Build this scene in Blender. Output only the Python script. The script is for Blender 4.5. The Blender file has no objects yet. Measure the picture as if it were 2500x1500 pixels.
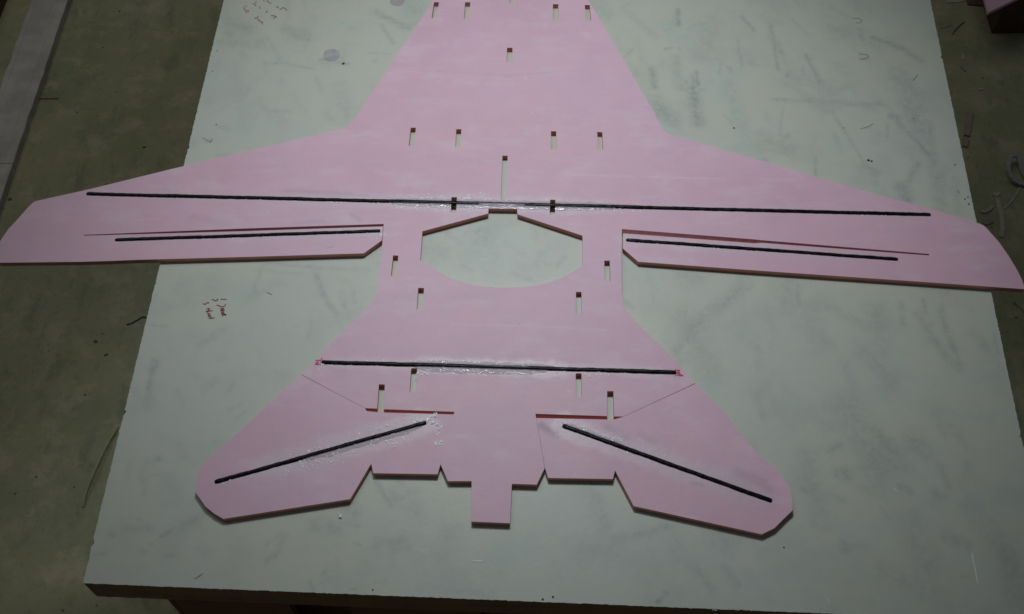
import bpy, bmesh, math, random
import numpy as np
from mathutils import Vector, Matrix, noise
from mathutils.geometry import tessellate_polygon

random.seed(7); rng = np.random.default_rng(7)
DATA = {"cam":{"loc":[-0.0,-0.63408,1.79409],"right":[1.0,-0.000395,-0.000241],"up":[0.000463,0.853261,0.521484],"fwd":[0.0,0.521484,-0.853261],"lens":40.32},
"airframe":[[0.04395,0.60187],[0.07932,0.50072],[0.09665,0.45636],[0.13534,0.35705],[0.1684,0.26884],[0.17341,0.25324],[0.17652,0.24451],[0.17965,0.23924],[0.18556,0.23491],[0.28734,0.19688],[0.37709,0.16141],[0.42985,0.14175],[0.46489,0.12976],[0.51482,0.11004],[0.51895,0.10809],[0.52303,0.10526],[0.5264,0.09965],[0.53491,0.08298],[0.54138,0.06473],[0.54626,0.04675],[0.5486,0.03433],[0.54894,0.02817],[0.54919,0.02543],[0.54862,0.02205],[0.45095,0.03054],[0.45476,0.06558],[0.45512,0.06752],[0.27469,0.08589],[0.26581,0.087],[0.1216,0.101],[0.11976,0.07041],[0.11755,0.02053],[0.11797,-0.00022],[0.13755,-0.02734],[0.15679,-0.04989],[0.16905,-0.06779],[0.1865,-0.09107],[0.11142,-0.12865],[0.10217,-0.12849],[0.1028,-0.10012],[0.0965,-0.10011],[0.09527,-0.12818],[0.02342,-0.12554],[0.02393,-0.12906],[0.03193,-0.18425],[0.02392,-0.20155],[0.00013,-0.20083],[-0.00027,-0.20197],[-0.00212,-0.24086],[-0.03878,-0.23919],[-0.03926,-0.19794],[-0.06228,-0.19793],[-0.06994,-0.18026],[-0.05854,-0.12595],[-0.05778,-0.12334],[-0.12902,-0.12038],[-0.12951,-0.09243],[-0.13557,-0.09211],[-0.13571,-0.11976],[-0.14783,-0.11914],[-0.21596,-0.08047],[-0.20411,-0.06759],[-0.19212,-0.0497],[-0.16287,-0.01206],[-0.14676,0.00671],[-0.14461,0.00938],[-0.14383,0.03295],[-0.14234,0.07056],[-0.14225,0.10807],[-0.29457,0.10198],[-0.47205,0.09352],[-0.47184,0.09241],[-0.46593,0.05789],[-0.55731,0.0566],[-0.55808,0.06088],[-0.5625,0.08469],[-0.56126,0.08913],[-0.55718,0.1012],[-0.54965,0.11527],[-0.54281,0.12951],[-0.5383,0.13717],[-0.53575,0.13967],[-0.47921,0.1561],[-0.37575,0.1898],[-0.30773,0.21107],[-0.19712,0.24581],[-0.1925,0.24895],[-0.18737,0.25632],[-0.18102,0.27012],[-0.09912,0.45649],[-0.07897,0.50233],[-0.0462,0.60193]],
"seam_pts":[[0.45095,0.03054],[0.45476,0.06558],[-0.46593,0.05789],[-0.47184,0.09241]],
"hole":[[-0.02615,0.12921],[-0.02654,0.12217],[-0.09899,0.09814],[-0.09969,0.05967],[-0.09271,0.05373],[-0.08508,0.04943],[-0.07438,0.04176],[-0.06379,0.03537],[-0.05032,0.03025],[-0.03693,0.02673],[-0.02064,0.02497],[-0.02193,0.02445],[-0.00419,0.02444],[0.01355,0.0253],[0.02688,0.02723],[0.03728,0.03003],[0.05074,0.03549],[0.06129,0.04168],[0.06888,0.04666],[0.07623,0.0522],[0.07782,0.0921],[0.00614,0.1212],[0.00569,0.12862]],
"slots":[[[-0.09844,0.45208],[-0.09232,0.45208],[-0.09436,0.4245],[-0.10058,0.4245]],[[-0.05914,0.45205],[-0.05268,0.45205],[-0.05337,0.42375],[-0.06011,0.42376]],[[0.0519,0.44857],[0.0587,0.44856],[0.0581,0.42057],[0.05137,0.42058]],[[0.09214,0.44708],[0.09842,0.44707],[0.09901,0.42007],[0.09262,0.42007]],[[-0.00253,0.47717],[0.00399,0.47716],[0.00272,0.45104],[-0.00322,0.45104]],[[-0.00587,0.37366],[0.00075,0.37365],[0.00074,0.34964],[-0.0065,0.34964]],[[-0.11856,0.24639],[-0.11258,0.24639],[-0.11348,0.21922],[-0.11973,0.21923]],[[-0.06513,0.24406],[-0.05932,0.24405],[-0.05935,0.21735],[-0.06559,0.21735]],[[0.0457,0.24086],[0.05183,0.24085],[0.05143,0.2136],[0.0452,0.2136]],[[0.09972,0.23978],[0.10567,0.23936],[0.10556,0.21357],[0.09949,0.21357]],[[-0.01097,0.20448],[-0.00492,0.20447],[-0.00637,0.14119],[-0.01273,0.1412]],[[-0.0681,0.14499],[-0.06189,0.14499],[-0.06231,0.12447],[-0.06832,0.12447]],[[0.04296,0.14126],[0.04886,0.14126],[0.04798,0.12061],[0.04198,0.12061]],[[-0.12959,0.06601],[-0.12385,0.06565],[-0.12445,0.03966],[-0.13055,0.03966]],[[-0.10044,0.02414],[-0.09422,0.02379],[-0.09478,-0.00268],[-0.10092,-0.00267]],[[0.10029,0.05902],[0.10629,0.05901],[0.10569,0.03228],[0.09963,0.03281]],[[0.06836,0.01881],[0.07426,0.01881],[0.07355,-0.00789],[0.06758,-0.00789]],[[-0.10354,-0.07363],[-0.0973,-0.07364],[-0.09796,-0.1008],[-0.10398,-0.1008]],[[0.06518,-0.07966],[0.07111,-0.07966],[0.07067,-0.10668],[0.06466,-0.10667]]],
"aileron_right":[[0.45476,0.06558],[0.45095,0.03054],[0.2701,0.04566],[0.26133,0.04638],[0.1371,0.05755],[0.12135,0.07497],[0.12253,0.09523],[0.26524,0.08185],[0.27429,0.08239]],
"aileron_left":[[-0.47184,0.09241],[-0.29414,0.09844],[-0.14267,0.1047],[-0.14294,0.08594],[-0.16181,0.06875],[-0.29,0.06411],[-0.40672,0.06037],[-0.43631,0.05894],[-0.46593,0.05789]],
"elev_right":[[0.02426,-0.13028],[0.0951,-0.132],[0.102,-0.132],[0.1115,-0.12892],[0.18678,-0.09163],[0.21102,-0.12122],[0.238,-0.16517],[0.25675,-0.18513],[0.26309,-0.19382],[0.26679,-0.20172],[0.26913,-0.20956],[0.2692,-0.21945],[0.26852,-0.22786],[0.26065,-0.23481],[0.24881,-0.24584],[0.23607,-0.25199],[0.11658,-0.22359],[0.10038,-0.1869],[0.09794,-0.19585],[0.03499,-0.19467],[0.03215,-0.18396]],
"elev_left":[[-0.05859,-0.12626],[-0.1288,-0.12408],[-0.13576,-0.12361],[-0.14623,-0.12238],[-0.14792,-0.11935],[-0.21625,-0.08089],[-0.25022,-0.12052],[-0.29929,-0.17683],[-0.30273,-0.18121],[-0.30574,-0.18848],[-0.30601,-0.19785],[-0.30608,-0.20856],[-0.29412,-0.22367],[-0.28453,-0.23107],[-0.27501,-0.23635],[-0.1558,-0.21643],[-0.13784,-0.17955],[-0.13532,-0.18958],[-0.07256,-0.19072],[-0.06997,-0.18026]],
"bevels":[[[[0.45512,0.06752],[0.1216,0.101]],[[0.45476,0.06558],[0.12253,0.09523]],1.55],[[[-0.47205,0.09352],[-0.14225,0.10807]],[[-0.47184,0.09241],[-0.14267,0.1047]],1.6],[[[-0.14741,-0.11914],[-0.13599,-0.11976]],[[-0.14609,-0.12238],[-0.1359,-0.12346]],3.0],[[[-0.1286,-0.12038],[-0.05805,-0.12334]],[[-0.12853,-0.12392],[-0.05881,-0.12611]],3.0],[[[0.02369,-0.12554],[0.09499,-0.12818]],[[0.02475,-0.13013],[0.09483,-0.13185]],3.0],[[[0.10244,-0.12849],[0.11114,-0.12865]],[[0.10229,-0.13185],[0.1114,-0.12911]],3.0]],
"spar_main":[[-0.47968,0.14992],[0.46654,0.12038]],
"spar_tail":[[-0.19609,-0.06649],[0.16811,-0.07859]],
"spar_ail_l":[[-0.43628,0.08666],[-0.14551,0.09854]],
"spar_ail_r":[[0.12542,0.08634],[0.41964,0.06064]],
"spar_el_l":[[-0.08572,-0.13526],[-0.28819,-0.19901]],
"spar_el_r":[[0.05038,-0.13867],[0.24942,-0.2186]],
"red_marks":[[[-0.20305,-0.06438],[-0.19708,-0.06438]],[[-0.19605,-0.06146],[-0.19708,-0.06438],[-0.19704,-0.06972]],[[-0.20228,-0.06826],[-0.19908,-0.06584]],[[-0.20262,-0.06923],[-0.19798,-0.06875]],[[-0.2016,-0.06632],[-0.19959,-0.06972]],[[0.16777,-0.07488],[0.16693,-0.08309]],[[0.16844,-0.07619],[0.17226,-0.07619]],[[0.16967,-0.08008],[0.17522,-0.08224]],[[0.17098,-0.07792],[0.17224,-0.08137]],[[0.16818,-0.07964],[0.17181,-0.07705]],[[0.1684,-0.0818],[0.17445,-0.08241]]],
"table":{"ang":-0.041774,"left":-0.38658,"right":0.51388,"front":-0.31326},
"smudges":[[0.69001,0.62203,0.73493,0.62129,0.00442,0.5],[0.72996,0.62044,0.7715,0.62085,0.0054,0.42],[0.76625,0.61741,0.81773,0.62017,0.00441,0.45],[0.69834,0.61012,0.69026,0.56373,0.00194,0.5],[0.7556,0.60863,0.78506,0.52917,0.00192,0.55],[0.82638,0.60071,0.83179,0.59775,0.00583,0.8],[0.83137,0.59457,0.86427,0.54028,0.00432,0.6],[0.8203,0.59096,0.81651,0.56893,0.00097,0.6],[0.59109,0.63622,0.59614,0.58172,0.00784,0.8],[0.58406,0.64583,0.58992,0.60693,0.00493,0.5],[0.59716,0.66302,0.59865,0.63982,0.00249,0.8],[0.57615,0.63232,0.60583,0.63486,0.00148,0.8],[0.5919,0.65611,0.59398,0.64623,0.00348,0.6],[0.57824,0.76669,0.57786,0.74016,0.00362,0.8],[0.54232,0.66412,0.54661,0.63439,0.00498,0.6],[0.54606,0.61157,0.56467,0.58043,0.01073,0.55],[0.57298,0.68569,0.57638,0.63891,0.007,0.4],[0.62784,0.67775,0.62495,0.66082,0.002,0.7],[0.63748,0.6714,0.6396,0.66476,0.0025,0.6],[0.64961,0.72338,0.65372,0.67544,0.00202,0.5],[0.62832,0.59572,0.63915,0.57408,0.00194,0.5],[0.65796,0.75916,0.67176,0.73484,0.00257,0.7],[0.69407,0.74637,0.69728,0.6705,0.00254,0.6],[0.69042,0.72507,0.69304,0.74633,0.00205,0.5],[0.70007,0.71848,0.70589,0.68436,0.00405,0.4],[0.73345,0.69571,0.74713,0.64594,0.003,0.6],[0.72889,0.67853,0.72486,0.64503,0.0015,0.6],[0.74195,0.66898,0.75092,0.64939,0.00349,0.5],[0.70694,0.66085,0.70666,0.65752,0.00299,0.8],[0.80488,0.74031,0.80579,0.72633,0.00613,0.5],[0.81878,0.72895,0.85203,0.71226,0.00458,0.8],[0.85203,0.71226,0.87337,0.69261,0.00505,0.55],[0.84134,0.66973,0.85879,0.61801,0.0168,0.4],[0.84746,0.62398,0.85729,0.57371,0.01263,0.5],[0.86725,0.5929,0.86284,0.484,0.00664,0.45],[0.84637,0.5305,0.82108,0.48228,0.00469,0.6],[0.82305,0.49692,0.82725,0.47675,0.00837,0.7],[0.86909,0.52543,0.86394,0.4611,0.01025,0.45],[0.88511,0.50829,0.88233,0.46186,0.00743,0.3],[0.78457,0.52495,0.79762,0.51653,0.00377,0.4],[0.79292,0.51634,0.79541,0.4987,0.00469,0.35],[0.72907,0.53471,0.72742,0.50769,0.00236,0.5],[0.759,0.59476,0.76678,0.57746,0.0029,0.35],[0.66938,0.55977,0.69713,0.54861,0.01245,0.35],[0.68808,0.55438,0.70108,0.56727,0.00384,0.5],[0.63608,0.3535,0.58204,0.30503,0.00875,0.5],[0.58636,0.30522,0.55925,0.26936,0.0086,0.5],[0.5763,0.27006,0.55438,0.24977,0.01275,0.3],[0.80189,0.33957,0.8006,0.31405,0.00305,0.5],[0.82632,0.34315,0.82713,0.32781,0.0035,0.6],[0.84524,0.33879,0.84506,0.32346,0.00349,0.4],[0.84188,0.33097,0.85242,0.26207,0.00516,0.5],[0.84644,0.29102,0.84781,0.28617,0.00514,0.6],[0.77,0.328,0.77304,0.28308,0.01295,0.3],[0.69214,0.35582,0.6925,0.33505,0.0044,0.45],[0.75537,0.27745,0.78078,0.24478,0.01101,0.35],[0.73298,0.26679,0.74135,0.22901,0.0059,0.3],[0.75652,0.18374,0.77053,0.16648,0.00978,0.55],[0.79206,0.17624,0.80298,0.16781,0.01058,0.5],[0.70969,0.16396,0.71828,0.16875,0.00569,0.5],[0.71522,0.14012,0.723,0.13829,0.00642,0.65],[0.77335,0.12749,0.77903,0.12558,0.00518,0.75],[0.72954,0.12568,0.75371,0.12881,0.00199,0.5],[0.80426,0.12239,0.81155,0.11845,0.00556,0.5],[0.81314,0.15504,0.82115,0.12946,0.00481,0.35],[0.71168,0.07087,0.71274,0.06283,0.00465,0.5],[0.80938,0.07897,0.82749,0.07161,0.00699,0.4],[0.67756,0.12139,0.7162,0.1124,0.00477,0.35],[0.74642,0.04037,0.78237,0.02625,0.01525,0.3],[0.0193,0.23491,0.01958,0.2253,0.00424,0.9],[0.01873,0.22526,0.01892,0.20389,0.00294,0.65],[0.02059,0.20396,0.02278,0.18537,0.005,0.35],[0.04277,0.12848,0.04555,0.12684,0.00283,0.8],[0.03981,0.1231,0.03479,0.12377,0.00323,0.4],[0.01519,0.0482,0.01742,0.04706,0.00273,0.6],[0.03729,0.06431,0.0414,0.06365,0.00196,0.5],[0.029,0.05695,0.05093,0.05581,0.00469,0.4],[0.06429,0.04819,0.07111,0.05337,0.00273,0.7],[0.07111,0.05337,0.07593,0.05889,0.00234,0.5],[0.07633,0.05686,0.09042,0.06567,0.00548,0.4],[0.09042,0.06567,0.10106,0.07234,0.00393,0.35],[0.04587,0.03328,0.05015,0.03144,0.00232,0.4],[0.07395,0.02923,0.07951,0.03066,0.0027,0.5],[0.00446,0.02675,0.0154,0.03001,0.00193,0.5],[0.05429,0.03966,0.057,0.03978,0.00155,0.5],[0.0301,0.10751,0.04751,0.11125,0.0016,0.45],[0.10572,0.18418,0.11701,0.19159,0.00125,0.5],[0.11385,0.17305,0.12266,0.18257,0.00124,0.4],[0.17101,0.3528,0.18358,0.3244,0.00398,0.6],[0.18358,0.3244,0.20076,0.29943,0.00306,0.6],[0.20305,0.32781,0.20739,0.3099,0.00351,0.45],[0.21435,0.33348,0.21772,0.31547,0.00264,0.4],[0.11557,0.3639,0.17478,0.35829,0.00224,0.5],[0.17478,0.35829,0.22857,0.35784,0.00268,0.35],[0.10368,0.35375,0.16706,0.34892,0.00134,0.4],[0.00217,0.2801,0.02461,0.27701,0.00173,0.5],[0.08311,0.24142,0.09169,0.24129,0.00128,0.5],[0.07058,0.21642,0.06384,0.21852,0.00084,0.4],[0.0122,0.68669,0.06102,0.68524,0.00915,0.35],[0.01446,0.71839,0.04131,0.71241,0.01028,0.4],[0.01007,0.72892,0.01805,0.69739,0.00616,0.4],[0.0343,0.64656,0.06109,0.55969,0.01281,0.2],[0.0683,0.65472,0.09591,0.65585,0.00201,0.7],[0.09089,0.65565,0.12818,0.64841,0.00201,0.6],[0.08746,0.71432,0.12056,0.69812,0.01023,0.45],[0.05032,0.68826,0.06451,0.6958,0.00509,0.4],[0.19735,0.74741,0.2413,0.72065,0.00619,0.6],[0.2047,0.72622,0.22313,0.69538,0.00256,0.6],[0.19447,0.67694,0.22238,0.67673,0.00202,0.5],[0.20174,0.66564,0.20396,0.66369,0.00252,0.6],[0.08726,0.57981,0.10724,0.57744,0.0039,0.4],[0.15636,0.57628,0.162,0.57016,0.00584,0.35],[0.07062,0.59199,0.10467,0.56148,0.00975,0.25],[0.1671,0.60894,0.18142,0.57097,0.01468,0.25],[0.13527,0.66358,0.17134,0.65761,0.00251,0.55],[0.16296,0.66881,0.16683,0.65742,0.00201,0.6],[0.05408,0.61477,0.05528,0.6135,0.00198,0.8],[0.0214,0.61935,0.02251,0.61873,0.00149,0.7],[0.02436,0.53319,0.01924,0.52681,0.00096,0.9],[0.0368,0.50921,0.05031,0.50856,0.00475,0.35],[0.07052,0.51363,0.07081,0.51183,0.0019,0.5],[0.26119,0.11275,0.27922,0.08805,0.00239,0.75],[0.29569,0.1035,0.30365,0.10382,0.00398,0.45],[0.28019,0.09862,0.30112,0.08685,0.00792,0.35],[0.23357,0.08825,0.24243,0.08026,0.0079,0.55],[0.20861,0.06643,0.22868,0.06315,0.00861,0.45],[0.23968,0.06977,0.24799,0.06601,0.00313,0.5],[0.24787,0.04969,0.25391,0.04791,0.00194,0.6],[0.26941,0.04856,0.29618,0.05371,0.00621,0.35],[0.28549,0.04317,0.3006,0.04783,0.0031,0.4],[0.16476,0.04423,0.17879,0.05496,0.00194,0.6],[0.16721,0.0283,0.17758,0.03671,0.00309,0.55],[0.21023,0.01038,0.21506,0.00281,0.00114,0.7],[0.2209,0.01669,0.22398,0.02272,0.00115,0.7],[0.22,0.00884,0.22712,0.01303,0.00153,0.4],[0.27126,0.01212,0.28071,0.01329,0.00114,0.7],[0.24922,0.00421,0.25482,0.00522,0.00114,0.6],[0.29967,0.10367,0.30184,0.10163,0.00239,0.4],[0.33294,0.05726,0.33834,0.06359,0.00545,0.3],[0.31563,0.00696,0.38034,0.00577,0.00531,0.25],[0.54538,0.08654,0.63595,0.09443,0.00865,0.3],[0.49423,0.06189,0.54904,0.07844,0.00546,0.45],[0.56516,0.0915,0.63231,0.09844,0.00473,0.35],[0.51834,0.1127,0.52991,0.09631,0.00317,0.3],[0.59763,0.04013,0.60807,0.02293,0.00535,0.4],[0.57071,0.03705,0.58506,0.01809,0.00382,0.45],[0.54822,0.05202,0.57054,0.0331,0.00692,0.25],[0.54321,0.0125,0.54099,0.01434,0.0019,0.9],[0.53471,0.00523,0.53355,0.00442,0.00227,0.9],[0.53858,0.00923,0.53779,0.00766,0.00151,0.8],[0.54885,0.07229,0.55608,0.05636,0.01166,0.2],[0.45546,0.05624,0.49416,0.04579,0.0116,0.2],[0.44205,0.38546,0.43335,0.37163,0.00224,0.5],[0.43771,0.37718,0.41988,0.37375,0.00224,0.3],[0.38924,0.35649,0.40716,0.35194,0.00266,0.35],[0.30477,0.41553,0.32408,0.3997,0.00636,0.35],[0.28833,0.39274,0.29778,0.38767,0.00451,0.3],[0.4049,0.42245,0.42777,0.4206,0.00365,0.25],[0.33068,0.36739,0.33993,0.36243,0.00357,0.35],[0.50656,0.32996,0.51522,0.3226,0.00306,0.6],[0.53476,0.53581,0.55447,0.56124,0.00766,0.4],[0.54622,0.61805,0.54805,0.59242,0.00587,0.5],[0.56128,0.47157,0.58888,0.46693,0.00046,0.1],[0.45145,0.73638,0.46717,0.68817,0.0051,0.25],[0.51337,0.76041,0.54862,0.71923,0.00515,0.3],[0.58997,0.73499,0.60052,0.74252,0.0036,0.35],[0.50747,0.67959,0.52028,0.69723,0.00101,0.6],[0.55977,0.69886,0.56844,0.70128,0.00203,0.8],[0.57608,0.70298,0.5799,0.69625,0.00203,0.6],[0.56167,0.7303,0.56946,0.73415,0.00256,0.3]],
"writing":[[[-0.31217,0.0138],[-0.30893,0.01387],[-0.30549,0.01356]],[[-0.32158,0.01336],[-0.31979,0.01329],[-0.31815,0.01207],[-0.31679,0.01182],[-0.31546,0.01294],[-0.31519,0.0138],[-0.31623,0.01426]],[[-0.32998,0.00895],[-0.32908,0.00781],[-0.32757,0.00756],[-0.3267,0.00871],[-0.32565,0.00964],[-0.32425,0.00912],[-0.32483,0.01016]],[[-0.31546,0.00635],[-0.31351,0.00607],[-0.31129,0.00489],[-0.30917,0.00444],[-0.30718,0.00496],[-0.30628,0.006],[-0.30611,0.00807]],[[-0.32603,0.0018],[-0.32149,0.00193]],[[-0.32339,0.0029],[-0.32315,0.00049]],[[-0.31879,-0.00065],[-0.32201,-0.00072],[-0.32561,-0.00123],[-0.32432,-0.00209],[-0.32314,-0.00106],[-0.32301,0.00014]],[[-0.32418,-0.00415],[-0.32083,-0.00398]],[[-0.3227,-0.00637],[-0.32133,-0.00569],[-0.32009,-0.00723],[-0.32071,-0.00808],[-0.32224,-0.00757],[-0.3227,-0.00637]],[[-0.32162,-0.00996],[-0.31843,-0.00979],[-0.3156,-0.00904]],[[-0.31956,-0.00791],[-0.31827,-0.01047]],[[-0.31091,0.00203],[-0.30711,0.0022],[-0.30955,0.00065],[-0.30639,0.00117]],[[-0.31011,-0.00072],[-0.30614,-0.00073]],[[-0.30994,-0.0009],[-0.30953,0.00048],[-0.30779,0.00065],[-0.30643,-0.00073]],[[-0.3091,-0.00278],[-0.30602,-0.00279]],[[-0.30893,-0.00296],[-0.30833,-0.00467],[-0.30739,-0.00467]],[[-0.30761,-0.00741],[-0.3069,-0.00501],[-0.30575,-0.00484],[-0.3039,-0.00621],[-0.3047,-0.00501],[-0.30637,-0.0057]]],
"scribble":[[[-0.34071,0.45091],[-0.3392,0.4471],[-0.33685,0.4433],[-0.33538,0.44155],[-0.33349,0.4433],[-0.33517,0.44505]],[[-0.33861,0.45091],[-0.33714,0.45267]],[[-0.32976,0.45619],[-0.32743,0.45601],[-0.32511,0.45236]],[[-0.32684,0.45825],[-0.3254,0.46032]],[[-0.32065,0.45207],[-0.31995,0.44884],[-0.31903,0.44779]],[[-0.31703,0.46475],[-0.31603,0.46149]],[[-0.31212,0.46238],[-0.30986,0.45913],[-0.3078,0.45765],[-0.30566,0.45735]],[[-0.29943,0.45029],[-0.29718,0.45088],[-0.29648,0.44824]],[[-0.29434,0.4459],[-0.29278,0.44707],[-0.29051,0.44941],[-0.28738,0.44765],[-0.28537,0.44443]],[[-0.31118,0.44066],[-0.30998,0.44311],[-0.30913,0.44299]],[[-0.32452,0.43109],[-0.32121,0.43138],[-0.32013,0.43474]],[[-0.32035,0.42935],[-0.31821,0.42704],[-0.31424,0.4233],[-0.31347,0.42014]],[[-0.31424,0.4233],[-0.3127,0.42445]],[[-0.30405,0.43484],[-0.30077,0.43542],[-0.29717,0.4331],[-0.29929,0.43339]],[[-0.30119,0.43165],[-0.29901,0.43078]]],
"pencil":[[[0.43007,0.42896],[0.43199,0.43011],[0.43822,0.42992],[0.44047,0.42655],[0.43819,0.42319],[0.43249,0.42223]],[[0.4859,0.32511],[0.48973,0.32958],[0.49408,0.33496]],[[0.40999,0.24936],[0.42036,0.25315],[0.42676,0.25737]],[[-0.35261,0.23056],[-0.35726,0.23303],[-0.36258,0.23674]],[[-0.35331,0.22871],[-0.35032,0.23487]],[[-0.26386,0.02276],[-0.25779,0.01964]],[[-0.29557,-0.29286],[-0.28903,-0.28777]],[[0.50748,0.15939],[0.50759,0.15532]]],
"nicks":[[[0.42764,0.36959],[0.43267,0.36913],[0.43789,0.36774],[0.43798,0.36406],[0.43346,0.36131],[0.42735,0.36132]]],
"dots":[[[0.51162,0.19602],0.0014],[[0.51277,0.14664],0.0014],[[0.51662,0.14953],0.0014],[[0.51551,0.13974],0.0016],[[0.41247,0.20269],0.0025],[[0.41607,0.20149],0.0018],[[0.02823,-0.31236],0.0016],[[0.03773,-0.31007],0.0016],[[-0.12924,-0.30343],0.0012],[[-0.3494,0.25668],0.0012],[[-0.36424,0.37494],0.0012],[[-0.3653,0.3417],0.001],[[-0.20675,0.35372],0.0026],[[0.39137,0.25122],0.001],[[0.47613,0.26564],0.001],[[0.26192,0.2513],0.0016],[[0.2571,-0.26259],0.0012],[[-0.21702,-0.22466],0.0009]],
"spots":[[[-0.222,0.36834],0.01036],[[-0.14607,0.46199],0.00967]],
"glue_drop":[-0.1648,-0.23176],"white_bits":[[[0.29142,-0.3121],[0.29146,-0.31708]],[[0.4334,-0.26789],[0.43314,-0.28379],[0.43275,-0.29827]],[[-0.0386,-0.27564],[-0.02628,-0.27605]],[[0.18351,-0.32198],[0.18795,-0.32274]],[[0.3707,-0.20176],[0.37379,-0.20686]]],
"plank_a":[[-1.04166,1.23343],[-0.96519,1.23338],[-0.97617,0.98311],[-0.98141,0.79033],[-1.05643,0.79038],[-1.05362,0.98651]],
"plank_line":[[-1.03826,1.28379],[-0.96098,1.28374],[-0.97617,0.98311],[-0.97681,0.85168],[-0.97956,0.78214],[-0.9865,0.71477],[-1.04166,1.23343],[-1.04767,1.10611],[-1.05362,0.98651]],
"floor":{"stick":[[-0.97736,0.96696],[-0.93595,0.96693]],
"strip1":[[0.93544,0.92605],[0.91601,0.86454]],
"strip2":[[0.91387,0.85816],[0.906,0.83599]],
"loop":[[1.0108,0.75445],[1.00387,0.76969],[1.0006,0.78709],[0.99612,0.79946],[0.98426,0.7974],[0.97453,0.783],[0.97121,0.76462],[0.97607,0.75042],[0.98789,0.74234],[1.00726,0.73932]],
"string":[[0.99453,0.73631],[0.97987,0.71435],[0.96264,0.69457],[0.94968,0.6828]],
"ribbon":[[0.9381,0.72034],[0.94397,0.71437],[0.94249,0.68967],[0.94181,0.66526],[0.938,0.64112],[0.93034,0.61726]],
"fork":[[0.94871,0.72133],[0.9423,0.7104]],
"curl":[[0.90408,0.67696],[0.91257,0.67598],[0.92254,0.68184],[0.92901,0.68968]],
"curl2":[[0.90338,0.64787],[0.91322,0.64979],[0.92392,0.65558]],
"flake":[[0.95472,1.08933],[0.95308,1.07294]],
"flake2":[[0.943,1.05319],[0.9507,1.04049]],
"straw":[[0.92221,0.47249],[0.93903,0.44787]],
"wire":[[-0.69999,0.42443],[-0.68883,0.42874],[-0.67569,0.43915],[-0.67068,0.44045],[-0.663,0.43914]],
"grass":[[-0.71049,0.07318],[-0.70722,0.0985],[-0.69774,0.13899],[-0.68847,0.18267],[-0.67787,0.22117]],
"twig":[[0.94448,1.14644],[0.95782,1.16456],[0.9777,1.18404]],
"thread":[[0.92232,1.16337],[0.95031,1.17551]],
"chip":[[0.96838,0.9904],[0.97469,0.98815]],
"scrap":[[0.95101,1.24603],[0.97842,1.24853],[0.99947,1.25481]],
"brown":[[0.99533,1.24349],[1.03512,1.24096]]},
"specks":[[[-0.81918,0.98475],0.0045],[[-0.82258,1.11051],0.003],[[-0.74671,1.21099],0.004],[[-0.82037,1.16327],0.003],[[-1.07522,1.1405],0.004],[[-0.94661,0.85079],0.003],[[-0.75006,0.39021],0.011],[[-0.72576,0.36239],0.009],[[-0.74771,0.28286],0.006],[[-0.94579,0.85079],0.003],[[-1.00812,0.89355],0.004],[[-0.73701,0.83801],0.009],[[-0.97675,0.70853],0.012],[[-0.80033,0.12791],0.006],[[-0.65732,-0.09013],0.004],[[-0.74053,0.4064],0.004],[[0.91907,0.43916],0.006],[[0.91762,0.64113],0.006],[[-1.02931,0.98376],0.003]],
"box":[[1.02519,1.15],[1.09901,1.14996]],
"pink":[[0.89274,0.98832],[0.89093,0.95503],[0.94682,0.98829]],
"pink_px":[[0.96501,1.11966],[0.96347,1.08367],[1.02431,1.11963]],
"corner_dark":[[-1.10611,1.25239],[-1.10927,1.19642]],
"under":{"leg":[-0.33771,-0.30026],"gapa":[-0.21815,-0.30627],"gapb":[-0.15661,-0.30749],"end":[-0.03139,-0.31031],"notch":[-0.20347,-0.3043]},
"foam_smears_crease":[[[-0.25458,0.15424],[-0.18017,0.14958],0.00419,0.24],[[-0.18941,0.14958],[-0.16153,0.14726],0.00232,0.18],[[0.02935,-0.13882],[0.04145,-0.1469],0.00574,0.62],[[0.03865,-0.14421],[0.04544,-0.15047],0.00328,0.4],[[0.09378,-0.1411],[0.11359,-0.15228],0.00655,0.38],[[0.12603,-0.14784],[0.14171,-0.15674],0.0049,0.2],[[0.17459,-0.20015],[0.18318,-0.20186],0.00359,0.28],[[0.21949,-0.1882],[0.24926,-0.20655],0.0056,0.24],[[0.23294,-0.19293],[0.24629,-0.19806],0.0032,0.3],[[-0.16955,0.30904],[-0.16673,0.311],0.00198,0.35],[[-0.24091,0.10936],[-0.20932,0.11213],0.00458,0.16],[[-0.20178,0.07632],[-0.19514,0.0774],0.00135,0.3],[[-0.17807,0.12053],[-0.16836,0.11211],0.00413,0.2],[[-0.35579,0.11782],[-0.31365,0.1094],0.00641,0.13],[[-0.12417,0.33805],[-0.00482,0.32734],0.0025,0.08],[[-0.00482,0.32734],[0.07467,0.33659],0.0025,0.1],[[-0.14959,0.34811],[-0.11943,0.34339],0.00301,0.08],[[0.00645,-0.02068],[0.00731,-0.02119],0.00087,0.5],[[0.01849,0.14314],[0.02772,0.14371],0.00139,0.1],[[0.07805,0.13169],[0.16051,0.12994],0.00369,0.25]],
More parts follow.
